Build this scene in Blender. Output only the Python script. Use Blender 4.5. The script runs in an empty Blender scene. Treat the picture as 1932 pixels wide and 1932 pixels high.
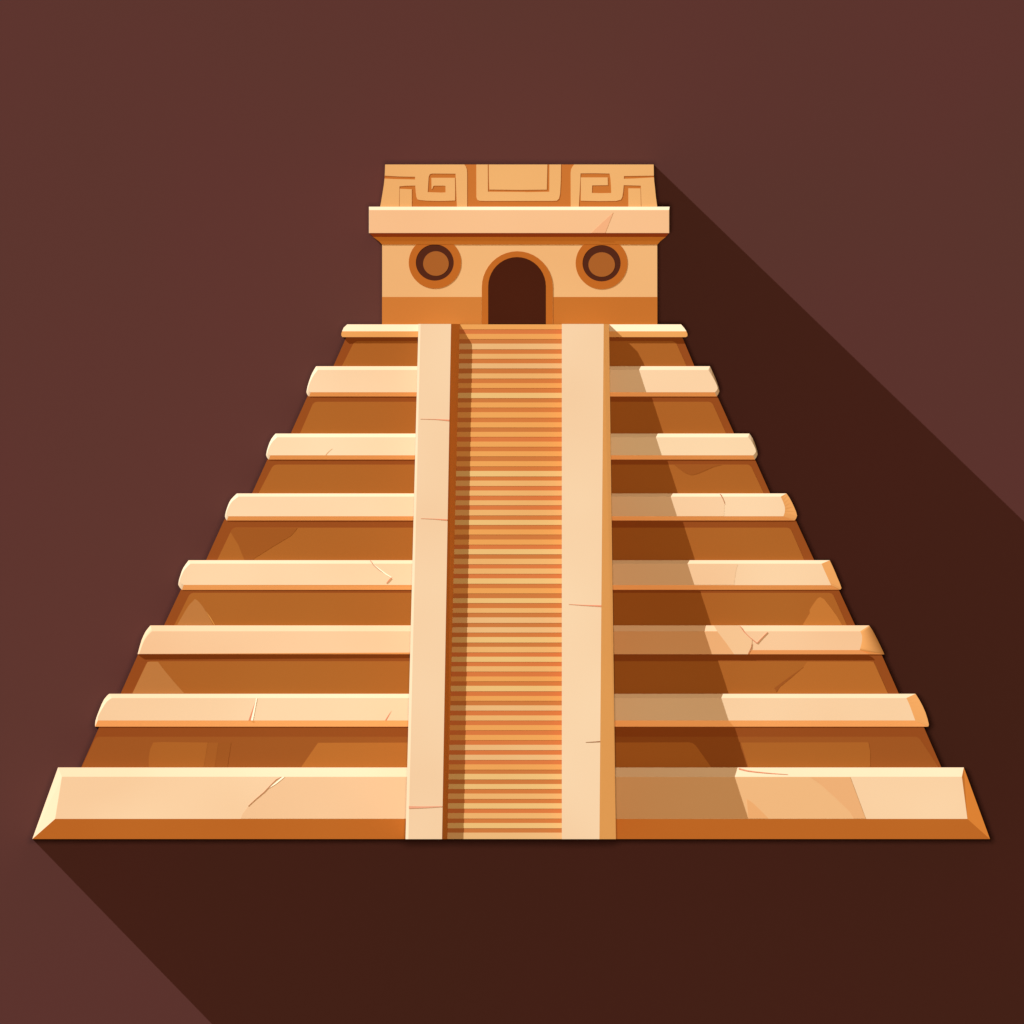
import bpy, math, random
from mathutils import Vector
from mathutils.geometry import tessellate_polygon
random.seed(4)
sc = bpy.context.scene
COL = sc.collection

# ------------------------------------------------------------------ light levels
T = (1.90, 1.75, 1.45)            # light falling on a surface that faces the camera
AMB = (0.55, 0.45, 0.335)          # the share of it that is ambient and fill
def lin(v):
    v /= 255.0
    return v/12.92 if v <= 0.04045 else ((v+0.055)/1.055)**2.4
def alb(rgb, k=1.0):
    return tuple(min(0.9, lin(c)/t*k) for c, t in zip(rgb, T))

# ------------------------------------------------------------------ materials
MATS = {}
def mat(name, rgb, k=1.0, var=0.04, scale=0.35, rough=0.9, rand=0.0, obj=False):
    if name in MATS: return MATS[name]
    m = bpy.data.materials.new(name); m.use_nodes = True
    nt = m.node_tree; N = nt.nodes; L = nt.links
    b = N['Principled BSDF']
    b.inputs['Roughness'].default_value = rough
    b.inputs['Specular IOR Level'].default_value = 0.05
    c = alb(rgb, k)
    tc = N.new('ShaderNodeTexCoord')
    nz = N.new('ShaderNodeTexNoise'); nz.inputs['Scale'].default_value = scale
    nz.inputs['Detail'].default_value = 1.5
    L.new(tc.outputs['Object'], nz.inputs['Vector'])
    mr = N.new('ShaderNodeMapRange')
    mr.inputs['From Min'].default_value = 0.3; mr.inputs['From Max'].default_value = 0.7
    mr.inputs['To Min'].default_value = 0.0; mr.inputs['To Max'].default_value = 1.0
    L.new(nz.outputs['Fac'], mr.inputs['Value'])
    mx = N.new('ShaderNodeMix'); mx.data_type = 'RGBA'
    lo = (c[0]*(1-var*0.5), c[1]*(1-var*1.2), c[2]*(1-var*1.8), 1)
    hi = (c[0]*(1+var*0.5), c[1]*(1+var*1.2), c[2]*(1+var*1.6), 1)
    mx.inputs['A'].default_value = lo; mx.inputs['B'].default_value = hi
    L.new(mr.outputs['Result'], mx.inputs['Factor'])
    L.new(mx.outputs['Result'], b.inputs['Base Color'])
    MATS[name] = m
    return m

CREAM = mat('cream_stone', (252, 211, 166), var=0.05)
CREAM_ROSE = mat('rosy_cream_stone', (249, 199, 151), var=0.05)
CREAM_WARM = mat('warm_cream_stone', (251, 209, 163), var=0.05)
CREAM_PALE = mat('pale_cream_stone', (253, 217, 172), var=0.05)
RAIL = mat('balustrade_stone', (254, 212, 166), k=0.81, var=0.05)
RAIL_SIDE_SHADE = mat('balustrade_side_shade', (228, 172, 106), k=2.2, var=0.03)  # warm shade of the side turned from the key, painted as colour
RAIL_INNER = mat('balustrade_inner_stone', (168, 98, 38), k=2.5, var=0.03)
SOFFIT_SHADE = mat('ledge_underside_shade', (233, 161, 96), k=1.75, var=0.05)  # shade under the ledges, painted in as an orange tint
PLINTH_SHADE = mat('plinth_underside_shade', (193, 115, 48), k=2.0, var=0.04)  # the down-facing bevel's shade is painted into this orange
PLINTH_END_SHADE = mat('plinth_end_shade', (222, 142, 66), k=2.1, var=0.04)  # painted shade for the base's right bevel, turned from the key
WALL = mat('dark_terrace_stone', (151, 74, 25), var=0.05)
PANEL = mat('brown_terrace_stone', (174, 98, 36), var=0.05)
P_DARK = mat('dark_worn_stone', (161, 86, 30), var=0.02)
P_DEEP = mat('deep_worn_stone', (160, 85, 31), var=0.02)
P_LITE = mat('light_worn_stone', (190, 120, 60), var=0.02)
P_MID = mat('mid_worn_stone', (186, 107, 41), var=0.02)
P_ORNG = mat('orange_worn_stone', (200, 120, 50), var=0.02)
TEMPLE = mat('temple_stone', (240, 180, 118), var=0.04)
DADO = mat('temple_dado_stone', (205, 118, 46), var=0.06)
TRIM = mat('door_trim_stone', (194, 103, 32), var=0.04)
CAVETTO = mat('cavetto_stone', (192, 112, 40), k=1.6, var=0.04)
CAVETTO_SHADE = mat('cavetto_shade', (140, 58, 20), k=1.6, var=0.04)  # the cornice's shadow, painted as a dark strip
CORNICE = mat('cornice_stone', (248, 192, 140), var=0.03)
GROOVE = mat('carving_ground_stone', (203, 114, 45), var=0.06)
RELIEF = mat('carved_relief_stone', (239, 176, 108), var=0.05)
DARK = mat('dark_inside_stone', (79, 37, 24), k=1.75, var=0.03)
RING = mat('dark_ring_stone', (82, 36, 19), var=0.03)
BOSS = mat('round_boss_stone', (170, 95, 38), var=0.03)
CRACK = mat('crack_line', (233, 142, 102), var=0.02)
CRACK_D = mat('dark_crack_line', (196, 112, 74), var=0.02)
CRACK_B = mat('brown_crack_line', (132, 62, 22), var=0.02)
CHIP = mat('fresh_chipped_stone', (255, 236, 200), k=1.25, var=0.01)
PATCH1 = mat('rosy_worn_patch', (246, 197, 148), var=0.03)
PATCH2 = mat('tan_worn_patch', (243, 186, 128), var=0.03)
PATCH3 = mat('tan_deep_patch', (240, 177, 119), var=0.03)
PATCH4 = mat('peach_worn_patch', (248, 198, 146), var=0.02)
BACK = mat('maroon_plaster', (90, 49.5, 43.5), var=0.02, scale=0.22)
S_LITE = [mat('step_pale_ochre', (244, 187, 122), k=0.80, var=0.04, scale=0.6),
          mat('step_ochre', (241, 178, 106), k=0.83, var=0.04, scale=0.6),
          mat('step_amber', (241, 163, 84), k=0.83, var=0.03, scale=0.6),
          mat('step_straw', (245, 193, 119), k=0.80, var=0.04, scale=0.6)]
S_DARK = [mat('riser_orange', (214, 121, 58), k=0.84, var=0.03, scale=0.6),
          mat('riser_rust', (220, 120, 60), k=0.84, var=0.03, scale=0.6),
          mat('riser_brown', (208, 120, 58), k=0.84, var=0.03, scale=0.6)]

mxn = [n for n in BACK.node_tree.nodes if n.type == 'MIX'][0]      # the plaster drifts between a rosy and a greener brown
mxn.inputs['A'].default_value = alb((91.5, 48.8, 43.2))+(1,)
mxn.inputs['B'].default_value = alb((89.5, 50.2, 42.6))+(1,)

# ------------------------------------------------------------------ geometry helpers
# 1 unit = one hundredth of the pyramid's drawn width / 18; X right, Z up, the wall is Y = 0
BASE_Z = (966-1583)/100.0
def X(x): return (x-966)/100.0
def Z(y): return (966-y)/100.0 - BASE_Z
DB = 0.002
root = bpy.data.objects.new('step_pyramid', None); COL.objects.link(root)
root.location = (0, 0, BASE_Z)
root['label'] = 'cream and brown stone step pyramid with central stairway and carved temple on top'
root['category'] = 'pyramid'

class MB:
    def __init__(s): s.v = []; s.f = []; s.m = []; s.mats = []; s.sm = []
    def slot(s, m):
        if m not in s.mats: s.mats.append(m)
        return s.mats.index(m)
    def add(s, pts, m, soft=False):
        i = len(s.v); s.v += [tuple(p) for p in pts]
        s.f.append(tuple(range(i, i+len(pts)))); s.m.append(s.slot(m)); s.sm.append(soft)
    def build(s, name, parent, label=None):
        me = bpy.data.meshes.new(name)
        # merge duplicate vertices so that each part is one closed surface
        key = {}; vv = []; ff = []; mm = []; sm = []
        for f, mi, so in zip(s.f, s.m, s.sm):
            g = []
            for i in f:
                k = tuple(round(c, 5) for c in s.v[i])
                if k not in key: key[k] = len(vv); vv.append(k)
                if not g or g[-1] != key[k]: g.append(key[k])
            if len(g) > 1 and g[0] == g[-1]: g.pop()
            if len(set(g)) >= 3: ff.append(g); mm.append(mi); sm.append(so)
        me.from_pydata(vv, [], ff)
        for m in s.mats: me.materials.append(m)
        for p, mi, so in zip(me.polygons, mm, sm): p.material_index = mi; p.use_smooth = so
        me.update()
        import bmesh
        bm = bmesh.new(); bm.from_mesh(me)
        bmesh.ops.recalc_face_normals(bm, faces=bm.faces)
        bm.to_mesh(me); bm.free()
        o = bpy.data.objects.new(name, me); COL.objects.link(o); o.parent = parent
        if label: o['label'] = label
        return o

def fD(d): return d if callable(d) else (lambda y: d)

def plate(mb, loops, front, back, mf, ms=None):
    """A solid plate: first loop the outline, further loops holes; pixels of the drawing -> world."""
    ff, fb = fD(front), fD(back); ms = ms or mf
    P3 = [[Vector((x, -y, 0)) for x, y in lp] for lp in loops]
    flat = [p for lp in loops for p in lp]
    F = [(X(x), -ff(y), Z(y)) for x, y in flat]; B = [(X(x), -fb(y), Z(y)) for x, y in flat]
    for t in tessellate_polygon(P3):
        mb.add([F[i] for i in t], mf); mb.add([B[i] for i in reversed(t)], ms)
    k = 0
    for lp in loops:
        n = len(lp)
        for i in range(n):
            a, b = k+i, k+(i+1) % n
            mb.add([F[a], F[b], B[b], B[a]], ms)
        k += n

def facets(mb, outer, inner, d_out, d_in, back, mfront, mside, mfacet, soft=()):
    """Block with a bevelled front: outline at d_out, front face at d_in; mfacet(i) is the material of bevel i."""
    n = len(outer)
    if not isinstance(d_out, (list, tuple)): d_out = [d_out]*n
    O = [(X(x), -d, Z(y)) for (x, y), d in zip(outer, d_out)]; I = [(X(x), -d_in, Z(y)) for x, y in inner]
    B = [(X(x), -back, Z(y)) for x, y in outer]
    for t in tessellate_polygon([[Vector((x, -y, 0)) for x, y in inner]]): mb.add([I[i] for i in t], mfront)
    for t in tessellate_polygon([[Vector((x, -y, 0)) for x, y in outer]]): mb.add([B[i] for i in reversed(t)], mside)
    for i in range(n):
        j = (i+1) % n
        mb.add([O[i], O[j], I[j], I[i]], mfacet(i), i in soft); mb.add([O[j], O[i], B[i], B[j]], mside)

def sheet(name, parent, pts, depth, m, th=0.002, label=None):
    mb = MB(); f = fD(depth)
    plate(mb, [pts], lambda y: f(y)+th, lambda y: f(y)-0.03, m)
    return mb.build(name, parent, label)

def crack(parent, line, widths, depth, m, th=0.003, name='crack'):
    """A tapering crack along a line of drawing points."""
    L = []; R = []
    for i, (x, y) in enumerate(line):
        a = line[max(0, i-1)]; b = line[min(len(line)-1, i+1)]
        dx, dy = b[0]-a[0], b[1]-a[1]; l = math.hypot(dx, dy) or 1
        w = widths[i]/2
        L.append((x-dy/l*w, y+dx/l*w)); R.append((x+dy/l*w, y-dx/l*w))
    return sheet(name, parent, L+R[::-1], depth, m, th)

def smooth(pts, n=3):
    """Catmull-Rom through an open run of points."""
    out = []
    for i in range(len(pts)-1):
        p0 = pts[max(0, i-1)]; p1 = pts[i]; p2 = pts[i+1]; p3 = pts[min(len(pts)-1, i+2)]
        for k in range(n):
            t = k/n
            out.append(tuple(0.5*((2*p1[c])+(-p0[c]+p2[c])*t+(2*p0[c]-5*p1[c]+4*p2[c]-p3[c])*t*t+(-p0[c]+3*p1[c]-3*p2[c]+p3[c])*t**3) for c in (0, 1)))
    out.append(pts[-1])
    return out

def D(y): return 4.2+0.6*(y-612)/970.0        # how far the tiers stand out from the wall
def DS(y): return 4.64+0.273*(y-622)/100.0    # how far the balustrades stand out

# ------------------------------------------------------------------ terrace ledges
# top, highlight, face bottom, bottom, left outline, left face, right outline, right face (top to bottom)
LEDGES = [
 (612, 625, 625.5, 636, [(655,612),(649,618),(645.5,627),(644,633),(646,636)], 1.5,
      [(1285,612),(1292,620),(1296.5,628),(1297,634),(1294,636)], 1.5, None, CREAM_PALE),
 (691, 698, 740, 748, [(596.5,691),(589.5,703),(583.5,718),(578,740),(583,748)], 3,
      [(1339.5,691),(1346,705),(1353,722),(1357.3,738),(1352,748)], 3, None, CREAM),
 (818, 825, 859, 867, [(520,818),(512,828),(506,842),(502,859),(507,867)], 3,
      [(1413.8,818),(1420,827),(1426,842),(1429.4,857),(1424,867)], 3, None, CREAM_PALE),
 (931, 937, 974, 982, [(447,931),(436,942),(429.5,955),(424.3,974),(428,982)], 3,
      [(1483.7,931),(1490,940),(1498,956),(1503.9,973),(1499,982)], 0,
      [(1473,937),(1478,948),(1481,958),(1480.5,967),(1478,974)], CREAM),
 (1057, 1063.5, 1103.5, 1113, [(356,1057),(346,1071),(340.5,1085),(336.2,1103),(343.4,1113)], 3,
      [(1565.4,1057),(1572,1071),(1580,1090),(1587.6,1109.5),(1583,1112.6)], 0,
      [(1550,1063.5),(1554,1073),(1558,1082),(1563,1093),(1568,1104)], CREAM_WARM),
 (1180, 1191, 1233.8, 1234.5, [(284,1180),(275,1191),(267,1208),(261,1229),(259.6,1234.5)], 3,
      [(1639.7,1180),(1646,1189),(1655,1206),(1666,1229),(1668.6,1234.5)], 0,
      [(1623,1191),(1626,1198),(1626.6,1206),(1625,1216),(1622,1226.5)], CREAM_ROSE),
 (1309, 1317, 1359.3, 1371, [(206,1309),(196.5,1319),(187.6,1338.7),(180,1360),(179.5,1371)], 5,
      [(1727.2,1309),(1736,1323),(1746,1344),(1752.5,1367),(1750,1371)], 0,
      [(1710,1317),(1714,1325),(1718,1335),(1722,1346),(1726.8,1359.3)], CREAM_WARM),
]
BEV = 0.048
ledge_obj = []
for (yt, yh, yb, ybb, lo, li, ro, ri, rf, m) in LEDGES:
    ro_s = smooth(ro, 2); lo_s = smooth(lo, 2)
    outer = ro_s + lo_s[::-1]                          # down the right side, up the left side
    def face_y(y):                                     # squeeze the outline's heights into the front face
        return yh+(y-yt)/(ybb-yt)*(yb-yh)
    rfs = smooth(rf, 2) if rf else [(x-ri, face_y(y)) for x, y in ro_s]
    lfs = [(x+li, face_y(y)) for x, y in lo_s]
    if rf: rfs = [(x, y) for x, y in rfs]
    inner = rfs + lfs[::-1]
    nr = len(ro_s); n = len(outer)
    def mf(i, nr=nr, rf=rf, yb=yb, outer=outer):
        if i == nr-1: return SOFFIT_SHADE                    # the underside, its shade put into the colour
        if rf and i < nr-1: return LEDGE_END_SHADE
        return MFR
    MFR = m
    LEDGE_END_SHADE = mat('ledge_end_shade', (224, 156, 90), k=1.4, var=0.03)  # shaded right ends of the ledges, painted orange
    mb = MB(); front = m
    if yt == 612:                                      # the cap: sloping pale top, upright orange rim
        d0 = D(yt)
        plate(mb, [[(645.4,625),(1295,625),(1297,630),(1297,634),(1294,636),(646,636),(644,633),(644,629)]], d0+0.06, DB, mat('cap_rim_stone', (240, 165, 90), var=0.06))
        # pale sloping top
        f = lambda y: d0-0.03+(y-612)/13.0*0.085
        plate(mb, [[(655,612),(1285,612),(1291,619),(1295,625.0),(645.4,625.0),(648.5,618)]], f, DB, CREAM_PALE)
    else:
        facets(mb, outer, inner, D(yt), D(yt)+BEV, DB, front, m, mf, [i for i in range(n-1) if i != nr-1] if yt == 1180 else ())
    ledge_obj.append(mb.build('terrace_ledge', root))

# ------------------------------------------------------------------ terrace walls with their panels
WALLS = [  # left line (top, bottom), right line; panel left line, right line
 (0, (654,636),(628,691),(1286.6,636),(1311,691), (669,643.5),(644.5,691),(1274,643.5),(1296,691)),
 (1, (580.5,748),(547.5,818),(1353,748),(1386,818), (592,758),(565.5,818),(1343,758),(1370.5,818)),
 (2, (505,867),(474.5,931),(1424,867),(1454,931), (516,876.5),(487,931),(1415.5,876.5),(1441.5,931)),
 (3, (423,982),(387.7,1057),(1501,982),(1537,1057), (439,995.5),(409,1057),(1490.7,995.5),(1518,1057)),
 (4, (341.5,1113),(308.5,1180),(1582,1113),(1614.3,1180), (359,1118.5),(328,1180),(1570.4,1118.5),(1598.5,1180)),
 (5, (261,1234.5),(226.6,1309),(1662.5,1234.5),(1696.8,1309), (278,1247.5),(249,1309),(1648.7,1247.5),(1676.2,1309)),
 (6, (188,1371),(152.2,1448),(1742,1371),(1777,1448), (181,1390),(154,1448),(1733,1390),(1772,1448)),
]
wall_obj = []; WD = []
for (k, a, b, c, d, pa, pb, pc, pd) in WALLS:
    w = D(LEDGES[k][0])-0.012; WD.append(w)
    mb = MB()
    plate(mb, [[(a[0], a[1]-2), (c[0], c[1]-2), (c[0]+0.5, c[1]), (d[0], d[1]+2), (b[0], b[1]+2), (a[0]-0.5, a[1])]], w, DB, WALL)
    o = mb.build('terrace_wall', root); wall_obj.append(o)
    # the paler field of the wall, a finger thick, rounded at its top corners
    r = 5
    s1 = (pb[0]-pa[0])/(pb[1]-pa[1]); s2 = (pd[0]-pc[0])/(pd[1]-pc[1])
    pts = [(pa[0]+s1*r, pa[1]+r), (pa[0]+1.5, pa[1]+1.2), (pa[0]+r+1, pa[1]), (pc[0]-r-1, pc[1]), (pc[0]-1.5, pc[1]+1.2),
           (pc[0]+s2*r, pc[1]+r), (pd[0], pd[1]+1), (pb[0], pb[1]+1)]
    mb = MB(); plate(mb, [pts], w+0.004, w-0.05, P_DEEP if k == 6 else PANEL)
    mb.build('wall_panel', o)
def wpatch(k, pts, m, name='worn_patch', th=0.008):
    return sheet(name, wall_obj[k], pts, WD[k], m, th)
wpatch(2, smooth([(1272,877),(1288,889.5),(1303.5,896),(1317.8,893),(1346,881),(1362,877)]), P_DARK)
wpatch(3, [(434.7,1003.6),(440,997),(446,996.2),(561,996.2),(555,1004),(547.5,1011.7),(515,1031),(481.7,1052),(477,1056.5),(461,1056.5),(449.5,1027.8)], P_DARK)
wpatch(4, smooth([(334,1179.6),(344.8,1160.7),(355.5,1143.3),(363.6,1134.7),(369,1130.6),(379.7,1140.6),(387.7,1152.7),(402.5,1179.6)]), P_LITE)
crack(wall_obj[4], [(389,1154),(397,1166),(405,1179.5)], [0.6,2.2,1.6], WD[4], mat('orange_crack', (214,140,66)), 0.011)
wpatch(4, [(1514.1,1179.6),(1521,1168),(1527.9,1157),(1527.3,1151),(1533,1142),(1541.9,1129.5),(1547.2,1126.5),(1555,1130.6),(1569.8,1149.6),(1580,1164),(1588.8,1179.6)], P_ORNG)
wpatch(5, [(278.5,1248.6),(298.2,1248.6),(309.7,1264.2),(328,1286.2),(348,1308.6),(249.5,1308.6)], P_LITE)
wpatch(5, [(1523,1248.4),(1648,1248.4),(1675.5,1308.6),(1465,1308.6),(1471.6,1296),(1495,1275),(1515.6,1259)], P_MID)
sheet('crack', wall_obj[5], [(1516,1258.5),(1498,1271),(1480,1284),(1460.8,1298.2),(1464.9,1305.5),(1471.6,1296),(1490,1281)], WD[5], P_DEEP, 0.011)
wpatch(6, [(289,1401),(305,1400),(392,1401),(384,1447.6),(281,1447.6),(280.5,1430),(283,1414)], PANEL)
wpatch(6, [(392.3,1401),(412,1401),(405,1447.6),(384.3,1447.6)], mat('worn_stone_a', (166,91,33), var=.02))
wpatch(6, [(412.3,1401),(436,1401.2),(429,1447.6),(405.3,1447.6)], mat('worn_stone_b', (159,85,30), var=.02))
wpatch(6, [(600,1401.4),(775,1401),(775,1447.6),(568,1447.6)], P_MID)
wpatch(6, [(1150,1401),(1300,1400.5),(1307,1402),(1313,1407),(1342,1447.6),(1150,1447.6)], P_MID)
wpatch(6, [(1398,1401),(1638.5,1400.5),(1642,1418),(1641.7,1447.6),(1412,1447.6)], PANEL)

# ------------------------------------------------------------------ base block
mb = MB()
b_out = [(109.5,1448),(1818.4,1448),(1867.8,1583),(61,1583)]
b_in = [(116.8,1465.5),(1814.8,1465.5),(1825.2,1545),(104,1545)]
B0 = D(1448); BF = B0+0.15
bm_ = [CREAM, PLINTH_END_SHADE, PLINTH_SHADE, CREAM]  # right and lower bevels have their shade in the colour
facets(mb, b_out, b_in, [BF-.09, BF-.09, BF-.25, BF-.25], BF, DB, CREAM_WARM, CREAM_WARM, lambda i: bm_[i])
base = mb.build('base_block', root)
sheet('worn_patch', base, [(536.8,1466),(780,1466),(780,1544.6),(453.8,1544.6),(458,1535),(468.4,1521),(497.7,1495)], BF, PATCH1)
sheet('chip', base, [(532,1466),(537,1466),(521,1479),(508,1487),(514,1481)], BF, CHIP, 0.008)
crack(base, [(531,1466),(521,1471),(510,1482),(497.7,1495),(482,1508),(468,1521)], [0.7,1.0,0.9,0.8,0.5,0.3], BF, CRACK_D, 0.011)
sheet('worn_patch', base, [(1150,1466),(1604.4,1466),(1633.6,1544.6),(1150,1544.6)], BF, PATCH2)
sheet('worn_patch', base, [(1530,1466.3),(1604,1466.3),(1633,1544.3),(1610.5,1544.3),(1603,1531),(1575,1504),(1546,1478)], BF, PATCH3, 0.008)
sheet('worn_patch', base, smooth([(1409,1507.5),(1419,1514),(1429.8,1524),(1440,1534),(1449.6,1544.3)])+[(1412,1544.3)], BF, mat('peach_deep_patch', (241,174,112)), 0.008)
# the long scratch along the base's upper bevel
fb = lambda y: BF-.09+(y-1448)/17.5*0.09
crack(base, [(1393.8,1450),(1409,1454),(1425,1456.2),(1455,1459),(1486,1461)], [2.6,2.0,1.8,1.2,0.4], fb, CRACK, 0.012)

# ------------------------------------------------------------------ cracks and worn places on the ledges
def LF(k): return D(LEDGES[k][0])+BEV
L6 = ledge_obj[5]; f6 = LF(5)
sheet('worn_patch', L6, [(1330,1191),(1353,1191),(1370,1213),(1385,1234.3),(1150,1234.3),(1150,1191)], f6, mat('amber_worn_patch', (240,176,118)), 0.004)
sheet('worn_patch', L6, [(1347,1180.3),(1395.5,1180.3),(1404,1191),(1413,1199.4),(1419,1205),(1418.3,1217),(1415,1227),(1411,1234.3),(1385,1234.3),(1370,1213),(1353,1191)], f6, PATCH4, 0.007)
sheet('underside_shade', L6, [(1417.5,1226.5),(1622,1226.5),(1640,1234.3),(1413,1234.3)], f6, mat('ledge_rim_shade', (236,152,86)), 0.004)  # flat strip painting the shaded underside
crack(L6, [(1396,1181),(1404,1192),(1414,1202),(1428.3,1213.6)], [1,1.4,1.2,1.6], f6, CRACK, 0.012)
crack(L6, [(1428.3,1213.6),(1438,1203),(1448.2,1192.7)], [1.5,1.2,1.0], f6, CRACK, 0.012)
crack(L6, [(1418.6,1214),(1417.5,1222),(1411.5,1234)], [0.6,1.5,1.0], f6, CRACK_D, 0.012)
L7 = ledge_obj[6]; f7 = LF(6)
sheet('crack', L7, [(483.8,1317.4),(478.7,1331.4),(468.7,1359.3),(473.5,1359.3)], f7, CRACK)
sheet('chip', L7, [(483.4,1317.4),(485.2,1317.4),(477.2,1359.3),(473.2,1359.3)], f7, CHIP, 0.007)
sheet('crack', L7, [(739.2,1340.6),(732,1350),(726.3,1359.3),(729.3,1359.3)], f7, CRACK)
L5 = ledge_obj[4]; f5 = LF(4)
crack(L5, [(699,1058),(706,1066),(716,1074),(728,1083),(738.5,1089.5)], [0.7,1.1,1.6,1.8,1.4], f5, CHIP, 0.008)
crack(L5, [(698.5,1057.5),(705,1066),(712,1072.5),(720,1078.5)], [0.8,1.1,0.9,0.4], f5, CRACK_D, 0.012)
crack(L5, [(738.5,1090.5),(734,1095),(729,1100.5)], [2.0,2.2,1.0], f5, CRACK, 0.011)
crack(ledge_obj[2], [(614.5,858.5),(620,852),(627,846.5)], [1.3,0.9,0.3], LF(2), mat('faint_crack', (238,168,118)))
crack(ledge_obj[3], [(1358.6,932),(1363,939),(1365.5,944.5),(1367.4,950.6)], [1.2,1.1,0.9,0.4], LF(3), CRACK_D, 0.008)
sheet('worn_patch', ledge_obj[3], [(1150,937.2),(1362,937.2),(1367,950),(1366,973.8),(1150,973.8)], LF(3), mat('ledge_rosy_patch', (250,206,160)))
sheet('worn_patch', ledge_obj[4], [(1150,1063.8),(1392,1063.8),(1388,1080),(1385,1103.2),(1150,1103.2)], LF(4), mat('ledge_peach_patch', (249,202,154)))

# ------------------------------------------------------------------ staircase
def inner_x(y): return 851+(834-851)*(y-611)/972.0
mb = MB()
SB = 3.9
ramp = [(inner_x(612)-8, 613), (1066, 613), (1066, 1582.5), (inner_x(1583)-8, 1582.5)]
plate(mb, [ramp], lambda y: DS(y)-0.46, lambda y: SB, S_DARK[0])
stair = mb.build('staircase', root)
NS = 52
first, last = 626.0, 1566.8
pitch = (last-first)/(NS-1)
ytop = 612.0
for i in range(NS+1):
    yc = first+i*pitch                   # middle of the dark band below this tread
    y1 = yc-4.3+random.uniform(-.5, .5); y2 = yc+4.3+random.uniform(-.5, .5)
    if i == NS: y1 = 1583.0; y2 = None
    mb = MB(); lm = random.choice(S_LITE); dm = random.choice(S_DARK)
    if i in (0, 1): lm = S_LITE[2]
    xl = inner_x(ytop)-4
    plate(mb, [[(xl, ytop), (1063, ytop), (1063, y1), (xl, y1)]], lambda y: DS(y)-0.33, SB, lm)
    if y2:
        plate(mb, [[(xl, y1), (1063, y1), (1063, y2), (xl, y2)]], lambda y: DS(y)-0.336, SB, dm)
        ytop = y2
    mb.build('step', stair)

# ------------------------------------------------------------------ balustrades
def loft(mb, rows, mats):
    """rows: (x_top, d_top, x_bottom, d_bottom) round the section."""
    n = len(rows)
    Tp = [(X(r[0]), -r[1], Z(611.2)) for r in rows]; Bt = [(X(r[2]), -r[3], Z(1583.2)) for r in rows]
    for i in range(n):
        j = (i+1) % n
        mb.add([Tp[i], Tp[j], Bt[j], Bt[i]], mats[i])
    mb.add(Tp, mats[1]); mb.add(Bt[::-1], mats[1])
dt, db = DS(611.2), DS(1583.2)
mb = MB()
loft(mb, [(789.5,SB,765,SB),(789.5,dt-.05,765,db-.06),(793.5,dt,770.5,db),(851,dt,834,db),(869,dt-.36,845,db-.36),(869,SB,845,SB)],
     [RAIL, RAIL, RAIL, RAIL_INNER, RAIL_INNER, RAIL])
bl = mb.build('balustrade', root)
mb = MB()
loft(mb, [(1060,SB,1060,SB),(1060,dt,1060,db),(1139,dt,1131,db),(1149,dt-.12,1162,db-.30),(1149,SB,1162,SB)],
     [RAIL_INNER, RAIL, RAIL_SIDE_SHADE, RAIL_SIDE_SHADE, RAIL])
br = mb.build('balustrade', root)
for c in ([(793,790.4),(820,791),(847.5,793)], [(794,978.2),(818,979),(844,981)]):
    crack(bl, c, [0.4,0.9,2.6], DS, CRACK, 0.008)
crack(bl, [(771.3,1523.2),(800,1523),(834.5,1521.6)], [4.6,3.2,1.6], DS, mat('rosy_joint', (243,165,125), k=0.86), 0.008)
crack(br, [(1073,1140),(1100,1141.8),(1134.5,1143.4)], [0.5,1.3,2.8], DS, CRACK, 0.008)
crack(br, [(1105,1400.4),(1120,1399.8),(1132.6,1399)], [0.5,1.0,1.4], DS, CRACK_B, 0.008)

# ------------------------------------------------------------------ temple
TD = 4.12
def arch(cx, w, top, bottom, n=20):
    """Outline of an arched opening, from bottom left over the top to bottom right."""
    r = w/2; sp = top+r*1.02
    pts = [(cx-r, bottom)]
    for i in range(n+1):
        a = math.pi-math.pi*i/n
        pts.append((cx+r*math.cos(a), sp-(sp-top)*math.sin(a)))
    pts.append((cx+r, bottom))
    return pts
mb = MB()
a_in = arch(975.5, 109, 485, 614)
wall = [(721,452),(1240,452),(1240,614)] + a_in[::-1] + [(721,614)]
plate(mb, [wall], TD, TD-1.1, TEMPLE, TRIM)
plate(mb, [[(721,452),(1240,452),(1240,614),(721,614)]], TD-1.1, DB, DARK, TEMPLE)
tw = mb.build('temple_wall', root)
a_out = arch(976, 134, 474, 613)
mb = MB(); plate(mb, [a_out + [(1030,613)] + a_in[1:-1][::-1] + [(921,613)]], TD+0.012, TD-0.02, TRIM)
mb.build('door_frame', tw)
for DADO, pts in ((mat('dado_ochre_stone', (210,124,52), var=.05), [(720.8,560.3),(908.5,560.3),(908.5,613),(720.8,613)]), (mat('dado_rust_stone', (199,112,41), var=.05), [(1043.5,560.3),(1240.2,560.3),(1240.2,613),(1043.5,613)])):
    mb = MB(); plate(mb, [pts], TD+0.004, TD-0.3, DADO); mb.build('dado', tw)

# cavetto under the cornice
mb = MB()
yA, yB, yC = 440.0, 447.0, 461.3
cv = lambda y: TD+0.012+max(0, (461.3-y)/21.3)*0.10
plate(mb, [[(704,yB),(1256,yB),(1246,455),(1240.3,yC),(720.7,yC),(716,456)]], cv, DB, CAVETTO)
plate(mb, [[(697,438),(1262.5,438),(1262.5,yA),(1256,yB),(704,yB),(697,yA)]], TD+0.085, DB, CAVETTO_SHADE)
mb.build('cavetto', root)

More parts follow.
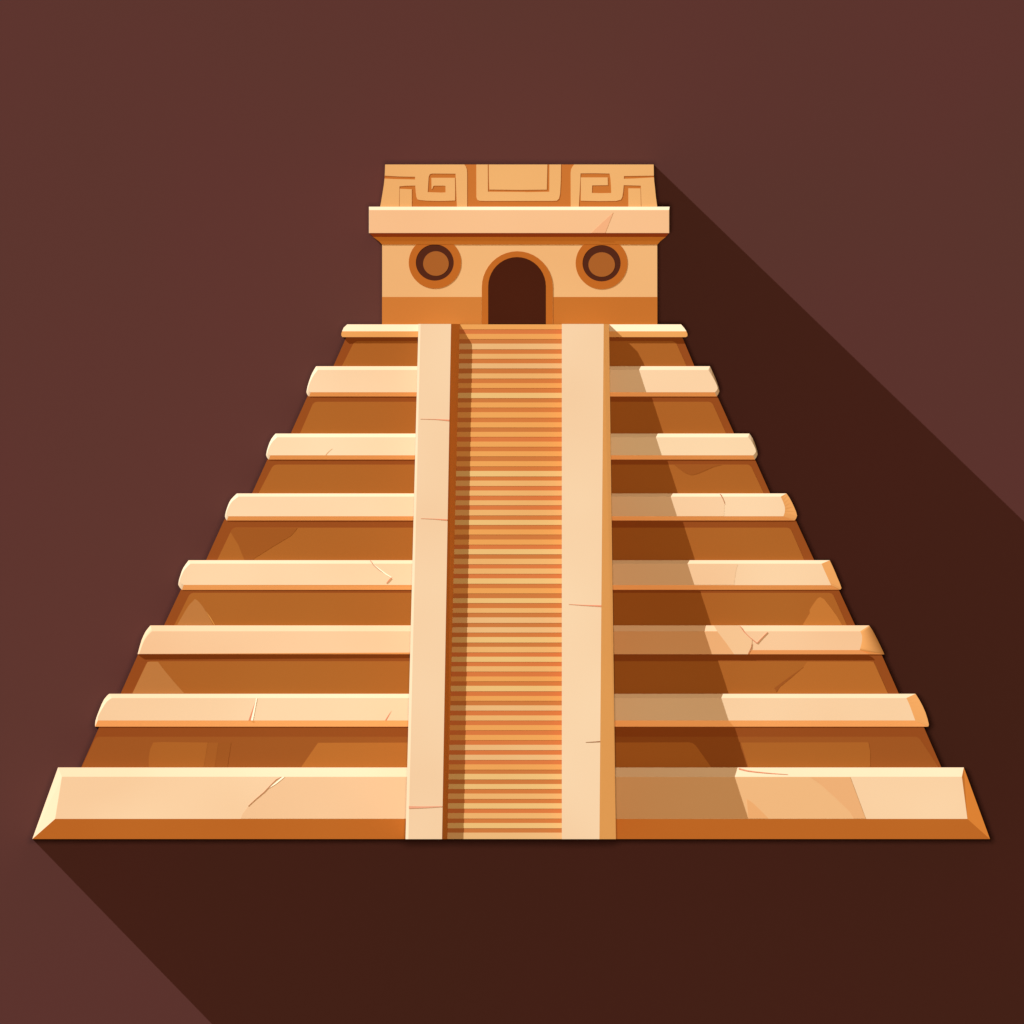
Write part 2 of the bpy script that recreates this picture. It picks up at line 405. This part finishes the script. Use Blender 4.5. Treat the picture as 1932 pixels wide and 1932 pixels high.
# cornice
mb = MB()
CD = TD+0.13
facets(mb, [(696,390),(1263.3,390),(1263.3,440),(696,440)], [(697,396.3),(1262.3,396.3),(1262.3,439.6),(697,439.6)],
       CD-0.055, CD, DB, CORNICE, CORNICE, lambda i: CREAM_PALE if i == 0 else CORNICE)
co = mb.build('cornice', root)
sheet('worn_patch', co, [(1157,401),(1153,411),(1148,424),(1142,439.4),(1115.5,439.4),(1136,420)], CD, mat('peach_chip', (245,176,126)), 0.004)

# round windows
def blob(cx, cy, rx, ryt, ryb, n=48, sq=0.0):
    out = []
    for i in range(n):
        a = 2*math.pi*i/n
        ry = ryt if math.sin(a) > 0 else ryb
        k = 1+sq*math.cos(2*a)**2
        out.append((cx+rx*math.cos(a)*k, cy-ry*math.sin(a)*k))
    return out
for (cx, cy, o, d, b) in ((820.7,495.5,(49.6,49,49),(820.3,495.3,35.8,34.3,34.2),(822.5,497.6,24.2,23.6,22.8)),
                          (1135,496.5,(49,49,49.2),(1135,496.6,36,34.2,34.4),(1135.2,499.6,25,23.6,22.6))):
    mb = MB()
    plate(mb, [blob(cx, cy, *o), blob(*d)], TD+0.008, TD-0.03, TRIM)
    w = mb.build('round_window', root)
    mb = MB(); plate(mb, [blob(d[0], d[1], d[2]+1, d[3]+1, d[4]+1)], TD+0.003, TD-0.03, RING); mb.build('dark_ring', w)
    mb = MB(); plate(mb, [blob(*b)], TD+0.008, TD-0.02, BOSS); mb.build('boss', w)

# carved roof frieze
FDp = 4.13
mb = MB()
lf = [(333,627),(345,560),(358,480),(372,395),(381,315),(385,240),(387,160)]
rt = [(1484,140),(1485,248),(1489,300),(1495,355),(1505,450),(1519,550)]
def ZA(p): return (660.4+0.1709*p[0], 283+0.1709*p[1])
def ZB(p): return (943.4+0.1953*p[0], 283+0.1953*p[1])
outl = [ZA(p) for p in lf] + [ZB(p) for p in rt]
outl = [(x, min(y, 391.0)) for x, y in outl]
plate(mb, [outl], FDp, DB, GROOVE, TEMPLE)
fr = mb.build('roof_frieze', root)
def rel(pts, mp, name, m=RELIEF):
    pts = [mp(p) for p in pts]
    pts = [(x, min(max(y, 310.2), 391.0)) for x, y in pts]
    mb = MB(); plate(mb, [pts], FDp+0.008, FDp-0.03, m); return mb.build(name, fr)
rel([(388,160),(1262,160),(1280,185),(1290,215),(1293,260),(1293,630),(1180,630),(1172,440),(1165,262),(905,260),(880,268),(868,300),(858,465),
     (1000,470),(1054,468),(1054,398),(1040,394),(935,394),(918,398),(914,418),(908,430),(900,430),(898,307),(1158,307),(1161,440),(1160,557),
     (1080,561),(980,563),(850,560),(770,553),(745,545),(733,520),(726,470),(720,393),(620,395),(546,402),(541,630),(332,630),(345,560),(358,480),(372,395),(381,315),
     (480,320),(718,325),(718,296),(540,293),(383,284)], ZA, 'spiral_relief')
rel([(549,428),(600,430),(682,433),(682,630),(546,630)], ZA, 'block_relief')
rel([(716,140),(1484,140),(1486,248),(1197,252),(1197,278),(1300,275),(1487,264),(1489,300),(1495,350),(1505,450),(1519,556),(1366,556),(1360,345),(1195,340),(1190,400),(1182,452),(1168,480),
     (1120,492),(950,494),(780,490),(780,265),(1040,265),(1042,340),(890,342),(888,415),(980,417),(1074,415),(1072,350),(1066,270),(1058,228),(920,225),(778,226),(770,400),(761,556),
     (683,556),(682,220),(687,185),(700,160)], ZB, 'spiral_relief')
rel([(1239,370),(1357,371),(1362,556),(1240,556)], ZB, 'block_relief')
CU = [ZA((1394,160)), ZA((1521,160)), ZA((1523,460)), ZA((1932,463)), ZB((250,407)), ZB((476,403)), ZB((477,140)), ZB((590,140)), ZB((587,300)), ZB((580,425)),
      ZB((570,470)), ZB((548,490)), ZB((500,492)), ZA((1500,563)), ZA((1430,561)), ZA((1405,550)), ZA((1395,520))]
rel(CU, lambda p: p, 'frame_relief')
rel([ZA((1531,160)), ZA((1533,330)), ZA((1538,437)), ZB((180,386)), ZB((452,383)), ZB((458,140))], lambda p: p, 'tablet_relief')

# ------------------------------------------------------------------ the maroon wall behind
mb = MB()
S = 60
mb.add([(-S, 0, -S-BASE_Z), (S, 0, -S-BASE_Z), (S, 0, S-BASE_Z), (-S, 0, S-BASE_Z)], BACK)
bk = mb.build('backdrop', None)
bk.location = (0, 0, BASE_Z)
bk['kind'] = 'structure'
bk['label'] = 'plain maroon backdrop behind the pyramid'

# ------------------------------------------------------------------ lights
pos = Vector((-372.8, -213.0, 368.5))
dist = pos.length
cosf = 213.0/dist
KEY = [t*(1-a) for t, a in zip(T, AMB)]
A_ = [t*a for t, a in zip(T, AMB)]
E = [k*math.pi/cosf for k in KEY]
e = max(E)
ld = bpy.data.lights.new('key_lamp', 'POINT')
ld.energy = e*4*math.pi*dist*dist
ld.color = [c/e for c in E]
ld.shadow_soft_size = 0.5
lo = bpy.data.objects.new('key_lamp', ld); COL.objects.link(lo); lo.location = pos

FS = 0.80                                 # the part of the ambient light that comes from the soft lamp in front
fd = bpy.data.lights.new('fill_lamp', 'AREA')
fd.shape = 'DISK'; fd.size = 16
dF = 500.0
Ef = [a*FS*math.pi for a in A_]; ef = max(Ef)
fd.energy = ef*math.pi*dF*dF
fd.color = [c/ef for c in Ef]
fo = bpy.data.objects.new('fill_lamp', fd); COL.objects.link(fo)
fo.location = (0, -dF, 0); fo.rotation_euler = (math.radians(90), 0, 0)

w = bpy.data.worlds.new('World'); sc.world = w; w.use_nodes = True
bg = w.node_tree.nodes['Background']
bg.inputs['Color'].default_value = tuple(a*(1-FS) for a in A_)+(1,)
bg.inputs['Strength'].default_value = 1.0

# ------------------------------------------------------------------ camera and output
cd = bpy.data.cameras.new('camera'); cd.type = 'ORTHO'; cd.ortho_scale = 19.32
cd.clip_start = 1; cd.clip_end = 1000
cam = bpy.data.objects.new('camera', cd); COL.objects.link(cam)
cam.location = (0, -60, 0); cam.rotation_euler = (math.radians(90), 0, 0)
sc.camera = cam
sc.view_settings.view_transform = 'Standard'
sc.view_settings.look = 'None'
sc.view_settings.exposure = 0
sc.view_settings.gamma = 1
sc.view_settings.use_curve_mapping = False
sc.cycles.max_bounces = 6
sc.cycles.diffuse_bounces = 3
